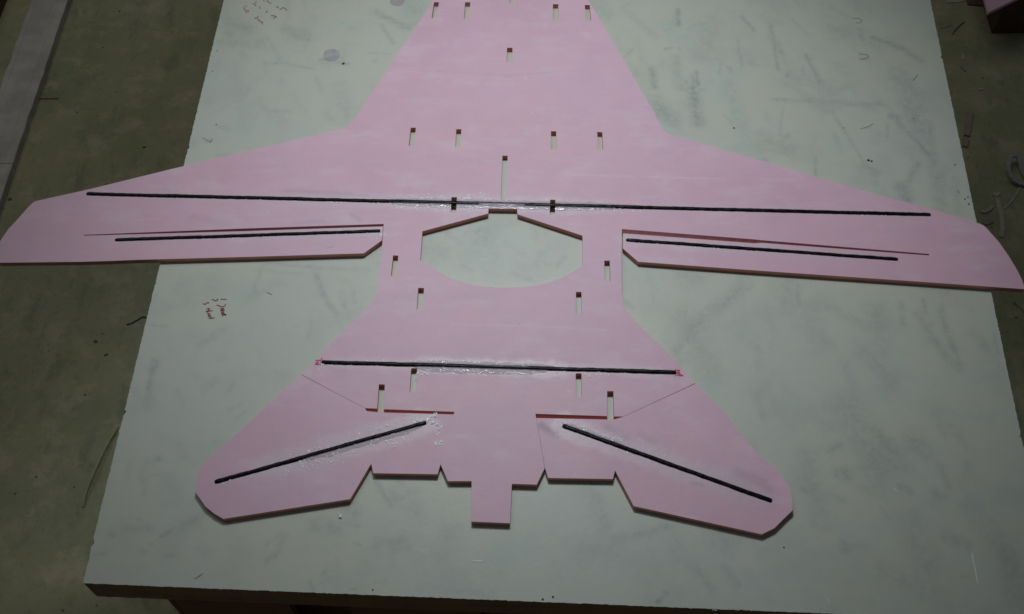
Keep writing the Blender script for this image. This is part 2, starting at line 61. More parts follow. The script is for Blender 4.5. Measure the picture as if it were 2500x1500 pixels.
"foam_scuffs":[[[0.06549,0.17741],[0.14472,0.17383],0.00282,0.55],[[0.14472,0.17383],[0.2401,0.17084],0.00235,0.6],[[0.01412,0.18216],[0.03751,0.18096],0.00283,0.3],[[0.2843,0.17023],[0.31895,0.16786],0.00422,0.45],[[0.01547,0.326],[0.01694,0.3227],0.00299,0.8],[[0.02336,0.26906],[0.02432,0.26906],0.00195,0.95],[[-0.4189,0.11337],[-0.38974,0.11615],0.00138,0.6],[[-0.46107,0.09562],[-0.41576,0.09504],0.00182,0.3],[[-0.06456,-0.02115],[0.02149,-0.02319],0.00303,0.35],[[0.02149,-0.02319],[0.09866,-0.02821],0.00303,0.4],[[-0.2776,0.11217],[-0.205,0.11493],0.00458,0.2],[[0.13611,0.02565],[0.17048,0.01528],0.00264,0.0],[[0.05535,-0.04495],[0.0638,-0.0474],0.00214,0.3],[[-0.23251,0.21709],[-0.16449,0.19296],0.00761,0.12],[[-0.30592,0.19603],[-0.25915,0.19899],0.00948,0.15],[[0.06134,-0.19027],[0.0621,-0.19156],0.00161,0.7],[[0.0561,-0.09896],[0.05896,-0.10083],0.00167,0.9],[[0.06022,-0.10036],[0.06106,-0.0999],0.00125,0.7],[[-0.1976,-0.16714],[-0.09709,-0.16103],0.00406,0.3],[[-0.06169,-0.12519],[-0.09847,-0.12971],0.00248,0.3],[[0.12571,-0.15318],[0.1281,-0.15407],0.00286,0.5],[[0.09798,-0.22533],[0.17557,-0.2357],0.00315,0.2]]}

TT = 0.75            # height of the table's top face
FT = 0.0066          # thickness of the foam sheet
FZ = TT + FT
scene = bpy.context.scene
col = scene.collection

# ------------------------------------------------------------------ camera
cam_d = bpy.data.cameras.new('camera'); cam = bpy.data.objects.new('camera', cam_d); col.objects.link(cam)
c = DATA['cam']
m = Matrix((c['right'], c['up'], [-v for v in c['fwd']])).transposed().to_4x4()
m.translation = Vector(c['loc']); cam.matrix_world = m
cam_d.sensor_width = 36; cam_d.lens = c['lens']; cam_d.clip_start = 0.05; cam_d.clip_end = 50
scene.camera = cam

# ------------------------------------------------------------------ light
world = bpy.data.worlds.new("World"); scene.world = world; world.use_nodes = True
bg = world.node_tree.nodes['Background']; bg.inputs['Color'].default_value = (0.80, 0.92, 1.0, 1); bg.inputs['Strength'].default_value = 0.036
ld = bpy.data.lights.new('work_lamp', 'SPOT'); lamp = bpy.data.objects.new('work_lamp', ld); col.objects.link(lamp)
lamp.location = (-0.01, 0.60, TT + 1.25)
lamp.rotation_euler = (Vector((0.03, 0.18, TT)) - Vector(lamp.location)).to_track_quat('-Z', 'Y').to_euler()
ld.energy = 33; ld.color = (0.905, 0.99, 1.03); ld.shadow_soft_size = 0.10; ld.spot_size = math.radians(58); ld.spot_blend = 1.0
fd = bpy.data.lights.new('fill_light', 'AREA'); fill = bpy.data.objects.new('fill_light', fd); col.objects.link(fill)  # added overhead fill, softens the table's shadow on the floor
fill.location = (-0.9, 1.5, 3.2); fd.shape = 'RECTANGLE'; fd.size = 2.4; fd.size_y = 1.6; fd.energy = 12.5; fd.color = (0.97, 0.98, 0.94)
scene.cycles.filter_width = 1.6
scene.view_settings.view_transform = 'Standard'; scene.view_settings.look = 'None'
scene.view_settings.exposure = 0; scene.view_settings.gamma = 1

# ------------------------------------------------------------------ helpers
def tag(o, label=None, cat=None, group=None, kind=None):
    if label: o['label'] = label
    if cat: o['category'] = cat
    if group: o['group'] = group
    if kind: o['kind'] = kind
    return o

def link(name, me, mats=(), parent=None):
    o = bpy.data.objects.new(name, me); col.objects.link(o)
    for mt in (mats if isinstance(mats, (list, tuple)) else [mats]): me.materials.append(mt)
    if parent: o.parent = parent
    return o

def empty(name, label, cat, group=None):
    o = bpy.data.objects.new(name, None); col.objects.link(o); o.empty_display_size = .05
    return tag(o, label, cat, group)

def mesh(name, v, f, mats, parent=None, midx=None, smooth=False):
    me = bpy.data.meshes.new(name); me.from_pydata([tuple(p) for p in v], [], [tuple(q) for q in f])
    if midx is not None: me.polygons.foreach_set('material_index', midx)
    if smooth: me.polygons.foreach_set('use_smooth', [True]*len(me.polygons))
    me.update()
    return link(name, me, mats, parent)

def area2(p): return sum(p[i][0]*p[(i+1) % len(p)][1]-p[(i+1) % len(p)][0]*p[i][1] for i in range(len(p)))

def plate(name, outer, holes, z0, z1, mats, parent=None, skip=(), jitter=0.0):
    """flat sheet with cut-outs; mats = [face, cut edge]; skip = point pairs whose side wall is left out (butt joints)"""
    loops = [list(outer)]+[list(h) for h in holes]
    loops = [l if (area2(l) > 0) == (i == 0) else l[::-1] for i, l in enumerate(loops)]
    pts = [p for l in loops for p in l]; n = len(pts)
    tris = tessellate_polygon([[Vector((x, y, 0)) for x, y in l] for l in loops])
    v = [(x, y, z1) for x, y in pts]+[(x, y, z0) for x, y in pts]; f = []; mi = []
    for t in tris:
        a, b, d = (pts[i] for i in t)
        if (b[0]-a[0])*(d[1]-a[1])-(b[1]-a[1])*(d[0]-a[0]) < 0: t = (t[0], t[2], t[1])
        f.append(t); mi.append(0); f.append((t[0]+n, t[2]+n, t[1]+n)); mi.append(0)
    sk = {frozenset((tuple(a), tuple(b))) for a, b in skip}; k = 0
    for l in loops:
        for i in range(len(l)):
            a, b = k+i, k+(i+1) % len(l)
            if frozenset((tuple(pts[a]), tuple(pts[b]))) in sk: continue
            f.append((a, a+n, b+n, b)); mi.append(1)
        k += len(l)
    return mesh(name, v, f, mats, parent, mi)

def ribbon(pts, w, z, taper=False):
    """flat stroke on a surface: verts, faces"""
    P = [Vector((x, y)) for x, y in pts]; Q = []
    for i in range(len(P)-1):
        k = max(1, int((P[i+1]-P[i]).length/0.0025))
        Q += [P[i].lerp(P[i+1], j/k) for j in range(k)]
    Q.append(P[-1]); v = []; f = []
    for i, q in enumerate(Q):
        d = (Q[min(i+1, len(Q)-1)]-Q[max(i-1, 0)]).normalized(); nn = Vector((-d.y, d.x))
        ww = w*(0.8+0.5*random.random())*.5
        if taper and i in (0, len(Q)-1): ww *= .4
        v += [(q.x+nn.x*ww, q.y+nn.y*ww, z), (q.x-nn.x*ww, q.y-nn.y*ww, z)]
        if i: f.append((2*i-2, 2*i-1, 2*i+1, 2*i))
    return v, f

def join(parts):
    v = []; f = []
    for a, b in parts:
        k = len(v); v += a; f += [tuple(i+k for i in q) for q in b]
    return v, f

def box_vf(x0, x1, y0, y1, z0, z1):
    v = [(x, y, z) for z in (z0, z1) for y in (y0, y1) for x in (x0, x1)]
    return v, [(0, 2, 3, 1), (4, 5, 7, 6), (0, 1, 5, 4), (2, 6, 7, 3), (0, 4, 6, 2), (1, 3, 7, 5)]

def smooth_line(pts, sub=6):
    P = [Vector(p) for p in pts]; out = []
    for i in range(len(P)-1):
        p0, p1, p2, p3 = P[max(i-1, 0)], P[i], P[i+1], P[min(i+2, len(P)-1)]
        for j in range(sub):
            t = j/sub
            out.append(.5*((2*p1)+(p2-p0)*t+(2*p0-5*p1+4*p2-p3)*t*t+(3*p1-p0-3*p2+p3)*t**3))
    return out+[P[-1]]

# ------------------------------------------------------------------ materials
class NT:
    def __init__(s, name):
        s.m = bpy.data.materials.new(name); s.m.use_nodes = True; s.t = s.m.node_tree; s.b = s.t.nodes['Principled BSDF']
        s.co = s.t.nodes.new('ShaderNodeTexCoord').outputs['Object']
    def n(s, ty, **k):
        o = s.t.nodes.new(ty)
        for a, b in k.items(): setattr(o, a, b)
        return o
    def put(s, sock, v):
        if hasattr(v, 'is_output'): s.t.links.new(v, sock)
        else: sock.default_value = v if not isinstance(v, tuple) or len(v) != 3 or sock.type == 'VECTOR' else (*v, 1)
    def math(s, op, a, b=0.0, c=None, clamp=False):
        o = s.n('ShaderNodeMath', operation=op, use_clamp=clamp); s.put(o.inputs[0], a); s.put(o.inputs[1], b)
        if c is not None: s.put(o.inputs[2], c)
        return o.outputs[0]
    def vm(s, op, a, b=None, scale=None, out=0):
        o = s.n('ShaderNodeVectorMath', operation=op); s.put(o.inputs[0], a)
        if b is not None: s.put(o.inputs[1], b)
        if scale is not None: s.put(o.inputs['Scale'], scale)
        return o.outputs[out]
    def noise(s, scale, detail=3, rough=.5, co=None, stretch=None):
        co = s.co if co is None else co
        if stretch is not None: co = s.vm('MULTIPLY', co, stretch)
        o = s.n('ShaderNodeTexNoise'); s.put(o.inputs['Vector'], co)
        o.inputs['Scale'].default_value = scale; o.inputs['Detail'].default_value = detail; o.inputs['Roughness'].default_value = rough
        return o.outputs['Fac']
    def ramp(s, v, a, b, c=0.0, d=1.0):
        o = s.n('ShaderNodeMapRange'); o.interpolation_type = 'SMOOTHSTEP'; s.put(o.inputs[0], v)
        for i, k in enumerate((a, b, c, d)): s.put(o.inputs[i+1], k)
        return o.outputs[0]
    def mix(s, f, a, b):
        o = s.n('ShaderNodeMix', data_type='RGBA'); s.put(o.inputs[0], f); s.put(o.inputs[6], a); s.put(o.inputs[7], b)
        return o.outputs[2]
    def bump(s, h, strength, dist):
        o = s.n('ShaderNodeBump'); s.put(o.inputs['Height'], h); o.inputs['Strength'].default_value = strength; o.inputs['Distance'].default_value = dist
        s.t.links.new(o.outputs[0], s.b.inputs['Normal']); return o
    def set(s, **k):
        for a, v in k.items(): s.put(s.b.inputs[a.replace('_', ' ')], v)
        return s.m
    def seg(s, a, b):
        """distance in metres from a segment lying on the sheet"""
        d = Vector((b[0]-a[0], b[1]-a[1], 0)); L = d.length; d /= L
        ap = s.vm('SUBTRACT', s.flat, (a[0], a[1], 0.0)); t = s.vm('DOT_PRODUCT', ap, tuple(d), out=1)
        t = s.math('MINIMUM', s.math('MAXIMUM', t, 0.0), L)
        return s.vm('LENGTH', s.vm('SUBTRACT', ap, s.vm('SCALE', tuple(d), scale=t)), out=1)

def lerp2(s, t): return (s[0][0]+(s[1][0]-s[0][0])*t, s[0][1]+(s[1][1]-s[0][1])*t)

def foam_material():
    t = NT('pink_foam'); t.flat = t.vm('MULTIPLY', t.co, (1.0, 1.0, 0.0))
    big = t.noise(7, 3, .55); mid = t.noise(38, 4, .6); grain = t.noise(950, 2, .6)
    brush = t.noise(14, 4, .6, stretch=(1.0, 9.0, 1.0))
    colr = t.mix(t.ramp(big, .35, .68), (0.775, 0.510, 0.640), (0.810, 0.505, 0.595))
    colr = t.mix(t.math('MULTIPLY', t.ramp(mid, .38, .75), .55), colr, (0.700, 0.480, 0.620))
    colr = t.mix(t.math('MULTIPLY', t.ramp(brush, .5, .8), .35), colr, (0.800, 0.590, 0.700))
    colr = t.mix(t.math('MULTIPLY', t.ramp(grain, .5, .75), .22), colr, (0.58, 0.36, 0.48))
    colr = t.mix(t.math('MULTIPLY', t.ramp(t.noise(3.6, 4, .65), .42, .66), .60), colr, (0.690, 0.435, 0.565))
    colr = t.mix(t.math('MULTIPLY', t.ramp(t.noise(19, 5, .7, stretch=(1.0, 2.2, 1.0)), .48, .70), .50), colr, (0.800, 0.620, 0.715))
    colr = t.mix(t.math('MULTIPLY', t.ramp(t.noise(75, 4, .7), .50, .75), .45), colr, (0.790, 0.465, 0.575))
    edge = t.noise(160, 4, .65); edge2 = t.noise(45, 3, .6)
    wob = t.math('ADD', t.math('MULTIPLY', edge, .010), t.math('MULTIPLY', edge2, .016))
    haze = None
    S = DATA
    segs = [(lerp2(S['spar_main'], .25), lerp2(S['spar_main'], .62), .0115, .85),
            (lerp2(S['spar_main'], .42), lerp2(S['spar_main'], .58), .0135, .9),
            (lerp2(S['spar_main'], .62), lerp2(S['spar_main'], .97), .0075, .45),
            (lerp2(S['spar_main'], .02), lerp2(S['spar_main'], .3), .0075, .45),
            (lerp2(S['spar_tail'], .04), lerp2(S['spar_tail'], .95), .0085, .6),
            (lerp2(S['spar_tail'], .28), lerp2(S['spar_tail'], .68), .0112, .75),
            (lerp2(S['spar_el_l'], .02), lerp2(S['spar_el_l'], .75), .0178, .68),
            (lerp2(S['spar_el_r'], .0), lerp2(S['spar_el_r'], .92), .0158, .68),
            (lerp2(S['spar_ail_l'], .05), lerp2(S['spar_ail_l'], .98), .010, .5),
            (lerp2(S['spar_ail_r'], .0), lerp2(S['spar_ail_r'], .95), .010, .55)]
    for a, b, w, am in segs:
        h = t.math('MULTIPLY', t.ramp(t.math('ADD', t.seg(a, b), wob), w+.016, w+.006), am)
        haze = h if haze is None else t.math('MAXIMUM', haze, h)
    hz = t.math('MULTIPLY', haze, t.ramp(t.noise(240, 3, .6), .2, .7, .55, 1.0))
    colr = t.mix(t.math('MULTIPLY', hz, .55), colr, (0.66, 0.605, 0.655))
    # grey-violet fingermarks and smears left by the black rods, plus painted nose crease shade
    sm = None
    for (ax, ay), (bx, by), w, am in DATA['foam_smears_crease']:
        h = t.math('MULTIPLY', t.ramp(t.math('ADD', t.seg((ax, ay), (bx, by)), t.math('MULTIPLY', edge2, w)), w*1.9, w*.3), am)
        sm = h if sm is None else t.math('MAXIMUM', sm, h)
    colr = t.mix(sm, colr, (0.33, 0.24, 0.34))
    sc = None
    for (ax, ay), (bx, by), w, am in DATA['foam_scuffs']:
        h = t.math('MULTIPLY', t.ramp(t.math('ADD', t.seg((ax, ay), (bx, by)), t.math('MULTIPLY', edge, w)), w*1.6, w*.4), am)
        sc = h if sc is None else t.math('MAXIMUM', sc, h)
    colr = t.mix(t.math('MULTIPLY', sc, t.ramp(edge2, .3, .65, .25, .8)), colr, (0.84, 0.67, 0.78))
    ht = t.math('ADD', t.math('MULTIPLY', grain, .25), t.math('MULTIPLY', t.math('MULTIPLY', t.noise(420, 2, .6), haze), .6))
    ht = t.math('ADD', ht, t.math('MULTIPLY', mid, 2.2)); ht = t.math('ADD', ht, t.math('MULTIPLY', t.noise(11, 2, .5), 5.0))
    t.bump(ht, .35, .0006)
    return t.set(Base_Color=colr, Roughness=t.ramp(haze, 0, .9, .52, .38), Specular_IOR_Level=.45)

def edge_material():
    t = NT('cut_foam_edge'); a = t.noise(60, 3, .6); b = t.noise(600, 2, .5)
    colr = t.mix(t.ramp(a, .35, .7), (0.74, 0.345, 0.270), (0.81, 0.400, 0.300))
    colr = t.mix(t.math('MULTIPLY', t.ramp(b, .5, .8), .35), colr, (0.34, 0.12, 0.09))
    t.bump(b, .3, .0004)
    return t.set(Base_Color=colr, Roughness=.8, Specular_IOR_Level=.2)

def carbon_material():
    t = NT('black_carbon'); a = t.noise(1.0, 3, .6, stretch=(40, 900, 900)); b = t.noise(170, 3, .6)
    colr = t.mix(t.ramp(b, .35, .75), (0.006, 0.006, 0.008), (0.020, 0.017, 0.022))
    t.bump(t.math('ADD', a, t.math('MULTIPLY', b, 1.2)), .3, .0004)
    return t.set(Base_Color=colr, Roughness=t.ramp(b, .3, .7, .20, .36), Specular_IOR_Level=.15)

def glue_material():
    t = NT('dried_glue'); a = t.noise(900, 2, .6)
    t.bump(a, .6, .0004)
    return t.set(Base_Color=(0.78, 0.70, 0.77), Roughness=.07, Specular_IOR_Level=.9, Alpha=.50)

def bead_material():
    t = NT('glint_white_glue')
    return t.set(Base_Color=(0.95, 0.92, 0.96), Roughness=.16, Specular_IOR_Level=1.0)  # near-white base stands in for lamp glints on clear glue

def table_material():
    t = NT('painted_tabletop')
    at = t.n('ShaderNodeAttribute', attribute_name='smudge').outputs['Fac']
    big = t.noise(4.5, 4, .6); mid = t.noise(21, 5, .62); fine = t.noise(120, 4, .65); grain = t.noise(900, 2, .6)
    colr = t.mix(t.ramp(big, .36, .66), (0.580, 0.588, 0.505), (0.560, 0.578, 0.525))
    colr = t.mix(t.math('MULTIPLY', t.ramp(mid, .46, .70), .55), colr, (0.465, 0.500, 0.455))
    colr = t.mix(t.math('MULTIPLY', t.ramp(t.noise(13, 4, .6), .55, .8), .30), colr, (0.62, 0.61, 0.545))
    colr = t.mix(t.math('MULTIPLY', t.ramp(t.noise(17, 3, .6, stretch=(1.0, 1.0, 5.0)), .50, .66), .40), colr, (0.500, 0.590, 0.535))
    colr = t.mix(t.math('MULTIPLY', t.ramp(t.noise(34, 3, .6), .54, .70), .35), colr, (0.600, 0.560, 0.545))
    colr = t.mix(t.math('MULTIPLY', t.ramp(fine, .56, .78), .16), colr, (0.36, 0.41, 0.41))
    colr = t.mix(t.math('MULTIPLY', t.ramp(grain, .52, .75), .12), colr, (0.40, 0.43, 0.39))
    smud = t.math('MULTIPLY', at, t.ramp(t.math('ADD', t.math('MULTIPLY', fine, .6), t.math('MULTIPLY', t.noise(330, 3, .6), .4)), .36, .60, .30, 1.05))
    colr = t.mix(t.math('MULTIPLY', smud, .74), colr, (0.190, 0.230, 0.265))
    t.bump(t.math('ADD', fine, t.math('MULTIPLY', grain, .4)), .25, .0006)
    return t.set(Base_Color=colr, Roughness=.42, Specular_IOR_Level=.40)

def wood_material(name, c1, c2, rough=.7):
    t = NT(name); a = t.noise(6, 5, .65, stretch=(1.2, 14, 30)); b = t.noise(30, 3, .6)
    colr = t.mix(t.ramp(a, .3, .72), c1, c2); colr = t.mix(t.math('MULTIPLY', t.ramp(b, .45, .75), .4), colr, tuple(v*.55 for v in c1))
    t.bump(a, .4, .001)
    return t.set(Base_Color=colr, Roughness=rough, Specular_IOR_Level=.25)

def plain(name, c1, c2, scale=60, rough=.6, spec=.3, bump=.2):
    t = NT(name); a = t.noise(scale, 4, .6)
    t.bump(a, bump, .001)
    return t.set(Base_Color=t.mix(t.ramp(a, .35, .7), c1, c2), Roughness=rough, Specular_IOR_Level=spec)

def floor_material():
    t = NT('stained_concrete'); big = t.noise(1.6, 4, .6); mid = t.noise(7, 5, .65); fine = t.noise(45, 5, .7); gr = t.noise(420, 3, .6)
    colr = t.mix(t.ramp(big, .35, .68), (0.376, 0.357, 0.210), (0.350, 0.353, 0.228))
    colr = t.mix(t.math('MULTIPLY', t.ramp(mid, .44, .64), .75), colr, (0.284, 0.306, 0.178))
    colr = t.mix(t.math('MULTIPLY', t.ramp(t.noise(4.3, 3, .6), .55, .75), .45), colr, (0.436, 0.369, 0.247))
    colr = t.mix(t.math('MULTIPLY', t.ramp(fine, .50, .75), .50), colr, (0.216, 0.222, 0.139))
    colr = t.mix(t.math('MULTIPLY', t.ramp(gr, .6, .8), .35), colr, (0.531, 0.509, 0.348))
    colr = t.mix(t.math('MULTIPLY', t.ramp(t.noise(16, 5, .7), .48, .68), .75), colr, (0.502, 0.436, 0.305))
    colr = t.mix(t.math('MULTIPLY', t.ramp(t.noise(12, 5, .7, stretch=(1.7, .8, 1)), .52, .70), .7), colr, (0.218, 0.240, 0.152))
    t.bump(t.math('ADD', fine, t.math('MULTIPLY', gr, .5)), .4, .002)
    colr = t.mix(t.math('MULTIPLY', t.ramp(t.noise(150, 3, .7), .52, .72), .30), colr, (0.175, 0.170, 0.114))
    return t.set(Base_Color=colr, Roughness=.75, Specular_IOR_Level=.25)

#@@SMEARS@@
M_foam = foam_material(); M_edge = edge_material(); M_carbon = carbon_material(); M_glue = glue_material(); M_bead = bead_material()
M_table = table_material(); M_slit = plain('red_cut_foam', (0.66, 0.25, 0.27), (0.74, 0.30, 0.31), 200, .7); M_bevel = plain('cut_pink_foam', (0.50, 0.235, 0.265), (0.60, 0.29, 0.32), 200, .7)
M_tedge = wood_material('raw_board_edge', (0.290, 0.165, 0.080), (0.380, 0.225, 0.115))
M_frame = wood_material('dark_red_wood', (0.210, 0.082, 0.042), (0.290, 0.115, 0.060))
M_brace = wood_material('worn_wood', (0.16, 0.12, 0.075), (0.21, 0.16, 0.10))
M_red = plain('red_ink', (0.24, 0.060, 0.060), (0.32, 0.11, 0.10), 300, .6)
M_faint = plain('faded_ink', (0.36, 0.185, 0.165), (0.46, 0.29, 0.26), 400, .7)
M_pencil = plain('pencil', (0.22, 0.24, 0.23), (0.34, 0.36, 0.35), 400, .6)
M_smear = plain('greenish_smear', (0.30, 0.33, 0.30), (0.42, 0.45, 0.42), 300, .6)
M_grit = plain('grit', (0.11, 0.105, 0.08), (0.16, 0.15, 0.11), 200, .8)
M_dark = plain('dark_speck', (0.03, 0.03, 0.03), (0.06, 0.055, 0.05), 200, .7)
M_putty = plain('grey_filler', (0.395, 0.380, 0.405), (0.500, 0.495, 0.505), 90, .7)
M_putty2 = plain('pinkish_filler', (0.400, 0.360, 0.370), (0.470, 0.420, 0.430), 150, .7)
M_white = plain('white_flake', (0.78, 0.78, 0.76), (0.86, 0.86, 0.84), 100, .4)
M_marker = plain('red_marker', (0.52, 0.05, 0.09), (0.62, 0.12, 0.16), 500, .5)

# ------------------------------------------------------------------ floor (setting)
n = 40; xs = np.linspace(-3.2, 3.2, n); v = [(x, y, 0) for y in np.linspace(-2.2, 4.2, n) for x in xs]
f = [(j*n+i, j*n+i+1, (j+1)*n+i+1, (j+1)*n+i) for j in range(n-1) for i in range(n-1)]
tag(mesh('floor', v, f, floor_material()), kind='structure')

# ------------------------------------------------------------------ table
tb = DATA['table']; ca, sa = math.cos(tb['ang']), math.sin(tb['ang'])
def W(u, w, z=0.0):            # table frame -> world
    a, b = u+tb['left'], w+tb['front']
    return (a*ca-b*sa, a*sa+b*ca, z)
table = empty('work_table', 'cream painted wooden work table carrying the pink foam aeroplane', 'table')
TWD, TDP, TH = tb['right']-tb['left'], 1.16, 0.040
st = 0.0024; nu = int(TWD/st)+1; nv = int(TDP/st)+1
U = np.linspace(0, TWD, nu); V = np.linspace(0, TDP, nv); UU, VV = np.meshgrid(U, V)
smu = np.zeros_like(UU)
extra = []
for _ in range(260):           # faint scuffs all over, mostly along the direction things get pushed
    u, w_ = rng.uniform(0, TWD), rng.uniform(0, 1.0); an = rng.normal(1.9, .5) if rng.random() < .7 else rng.uniform(0, 3.14); L = rng.uniform(.003, .04)
    extra.append((u, w_, u+L*math.cos(an), w_+L*math.sin(an), rng.uniform(.0014, .0060), rng.uniform(.10, .34)))
for _ in range(60):            # broad greyish rub marks, more of them on the right half
    u, w_ = TWD*rng.uniform(0, 1)**.6, rng.uniform(0, 1.0); an = rng.normal(1.9, .35); L = rng.uniform(.01, .09)
    extra.append((u, w_, u+L*math.cos(an), w_+L*math.sin(an), rng.uniform(.005, .020), rng.uniform(.14, .42)))
for u1, v1, u2, v2, w, am in DATA['smudges']+extra:
    w = max(w, .0016)
    i0, i1 = np.searchsorted(U, [min(u1, u2)-4*w, max(u1, u2)+4*w]); j0, j1 = np.searchsorted(V, [min(v1, v2)-4*w, max(v1, v2)+4*w])
    a = UU[j0:j1, i0:i1]; b = VV[j0:j1, i0:i1]
    if a.size == 0: continue
    d = np.array([u2-u1, v2-v1]); L2 = max((d**2).sum(), 1e-9)
    t = np.clip(((a-u1)*d[0]+(b-v1)*d[1])/L2, 0, 1)
    ph = rng.uniform(0, 50)
    wob = np.array([[noise.noise((x*60+ph, y*60, 0)) for x in a[0]] for y in b[:, 0]])
    dist = np.hypot(a-u1-t*d[0], b-v1-t*d[1])+wob*w*.7
    g = am*(.78 if w < .0022 else 1.05)*np.exp(-(np.maximum(dist, 0)/w)**2*1.1)*(.8+.5*wob)
    smu[j0:j1, i0:i1] = np.maximum(smu[j0:j1, i0:i1], np.clip(g, 0, 1))
# the sawn edge of the board is a little ragged
ed = lambda s: np.array([0.0007*noise.noise((k*31.0*s, s, 3))+0.0006*max(0, noise.noise((k*140.0, s*7, 1))-.35)*3 for k in range(max(nu, nv))])
Uj = UU.copy(); Vj = VV.copy()
Uj[:, 0] += ed(.37)[:nv]; Uj[:, -1] -= ed(.61)[:nv]; Vj[0, :] += ed(.83)[:nu]
for (wv, side) in [(.36, 1), (.188, 1), (.70, 1)]:         # small chips out of the long edges
    j = int(wv/st); Uj[j-1:j+2, -1] -= [.0006, .0018, .0006]
for wv in (.176, .04, .52):
    j = int(wv/st); Uj[j:j+2, 0] += .0011
verts = [W(u, w, TT) for u, w in zip(Uj.ravel(), Vj.ravel())]
k = np.arange(nu*nv).reshape(nv, nu)
faces = np.stack([k[:-1, :-1], k[:-1, 1:], k[1:, 1:], k[1:, :-1]], -1).reshape(-1, 4).tolist()
mi = [0]*len(faces); N0 = len(verts)
rim = list(k[0, :])+list(k[1:, -1])+list(k[-1, -2::-1])+list(k[-2:0, 0])
verts += [(verts[i][0], verts[i][1], TT-TH) for i in rim]
for i in range(len(rim)):
    j = (i+1) % len(rim); faces.append((rim[i], N0+i, N0+j, rim[j])); mi.append(1)
faces.append(tuple(range(N0+len(rim)-1, N0-1, -1))); mi.append(1)
top = mesh('tabletop', verts, faces, [M_table, M_tedge], table, mi)
at = top.data.attributes.new('smudge', 'FLOAT', 'POINT'); at.data.foreach_set('value', np.concatenate([smu.ravel(), np.zeros(len(rim))]).astype(np.float32))

def tbox(name, u0, u1, w0, w1, z0, z1, mat):
    v, f = box_vf(u0, u1, w0, w1, z0, z1); return mesh(name, [W(a, b, z) for a, b, z in v], f, mat, table)
ul = 0.066                     # the frame is set in from the left edge
def u_of(p): return (p[0]*ca+p[1]*sa)-tb['left']
un = {k_: u_of(p) for k_, p in DATA['under'].items()}
TB = TT-TH
tbox('leg', un['leg'], un['leg']+.07, .016, .086, 0, TB, M_frame)
tbox('leg', TWD-.14, TWD-.07, .016, .086, 0, TB, M_frame)
tbox('leg', un['leg'], un['leg']+.07, TDP-.10, TDP-.03, 0, TB, M_frame)
tbox('leg', TWD-.14, TWD-.07, TDP-.10, TDP-.03, 0, TB, M_frame)
tbox('apron', un['leg']+.07, TWD-.14, .040, .060, TB-.10, TB, M_frame)
tbox('apron', un['leg']+.07, TWD-.14, TDP-.08, TDP-.06, TB-.10, TB, M_frame)
tbox('side_rail', un['leg']+.02, un['leg']+.04, .086, TDP-.10, TB-.10, TB, M_frame)
tbox('side_rail', TWD-.11, TWD-.09, .086, TDP-.10, TB-.10, TB, M_frame)
tbox('front_panel', un['leg']+.006, un['gapa'], .006, .015, TB-.50, TB-.001, M_frame)
tbox('front_panel', un['gapb'], un['end'], .003, .015, TB-.50, TB-.001, M_frame)
tbox('front_panel', un['end']+.001, TWD-.08, .030, .039, TB-.50, TB-.001, M_frame)  # set back on purpose so the tabletop's overhang keeps it dark
tbox('gap_backing', un['leg']+.008, TWD-.09, .061, .072, TB-.50, TB-.001, M_frame)  # added behind the gap so it reads black instead of lit floor
tbox('side_panel', un['leg']+.001, un['leg']+.005, .006, .30, TB-.50, TB-.001, M_frame)
u0 = un['notch']
mesh('brace_tip', [W(a, b, z) for a, b, z in [(u0-.004, .008, TB-.001), (u0+.005, .008, TB-.001), (u0+.001, .008, TB-.009), (u0-.004, .038, TB-.001), (u0+.005, .038, TB-.001), (u0+.001, .038, TB-.009)]],
     [(0, 2, 1), (3, 4, 5), (0, 1, 4, 3), (1, 2, 5, 4), (2, 0, 3, 5)], M_brace, table)

# marks on the tabletop
def strokes(name, lists, w, z, mat, parent, label=None):
    v, f = join([ribbon([tuple(q)[:2] for q in smooth_line([(*p, 0) for p in L], 4)] if len(L) > 2 else L, w, z+i*.00002) for i, L in enumerate(lists)])
    o = mesh(name, v, f, mat, parent)
    if label: o['label'] = label
    return o
strokes('handwriting', DATA['writing'], .00105, TT+.00025, M_red, top, 'dark red handwritten list of three numbered words turned sideways')
strokes('scribble', DATA['scribble'], .0012, TT+.00025, M_faint, top, 'faded brown scribbles')
for L in DATA['pencil']: strokes('pencil_mark', [L], .0009, TT+.00025, M_pencil, top)
strokes('pencil_outline', DATA['nicks'], .0022, TT+.00025, M_smear, top)

def disc_vf(x, y, z, r, h, seg=28, wob=.05, squash=1.0):
    ph = random.uniform(0, 9); v = [(x, y, z+h)]
    for rr, hh in ((.8, h), (1.0, 0)):
        for i in range(seg):
            a = 2*math.pi*i/seg; q = r*rr*(1+wob*noise.noise((math.cos(a)*1.5+ph, math.sin(a)*1.5, x*9)))
            v.append((x+q*math.cos(a), y+q*math.sin(a)*squash, z+hh))
    f = [(0, 1+i, 1+(i+1) % seg) for i in range(seg)]+[(1+i, 1+seg+i, 1+seg+(i+1) % seg, 1+(i+1) % seg) for i in range(seg)]
    return v, f
for (p, r), mt in zip(DATA['spots'], (M_putty, M_putty2)):
    v, f = disc_vf(p[0], p[1], TT+.0002, r, .0004, 32, .12); mesh('filler_spot', v, f, mt, top)
v, f = join([disc_vf(p[0], p[1], TT+.0001, r*.72, .0003, 8, .3) for p, r in DATA['dots']])
tag(mesh('pit_marks', v, f, M_dark, top), kind='stuff')
for L in DATA['white_bits']:
    v, f = ribbon(L, .0011, TT+.0004, True); mesh('white_scratch', v, f, M_white, top)

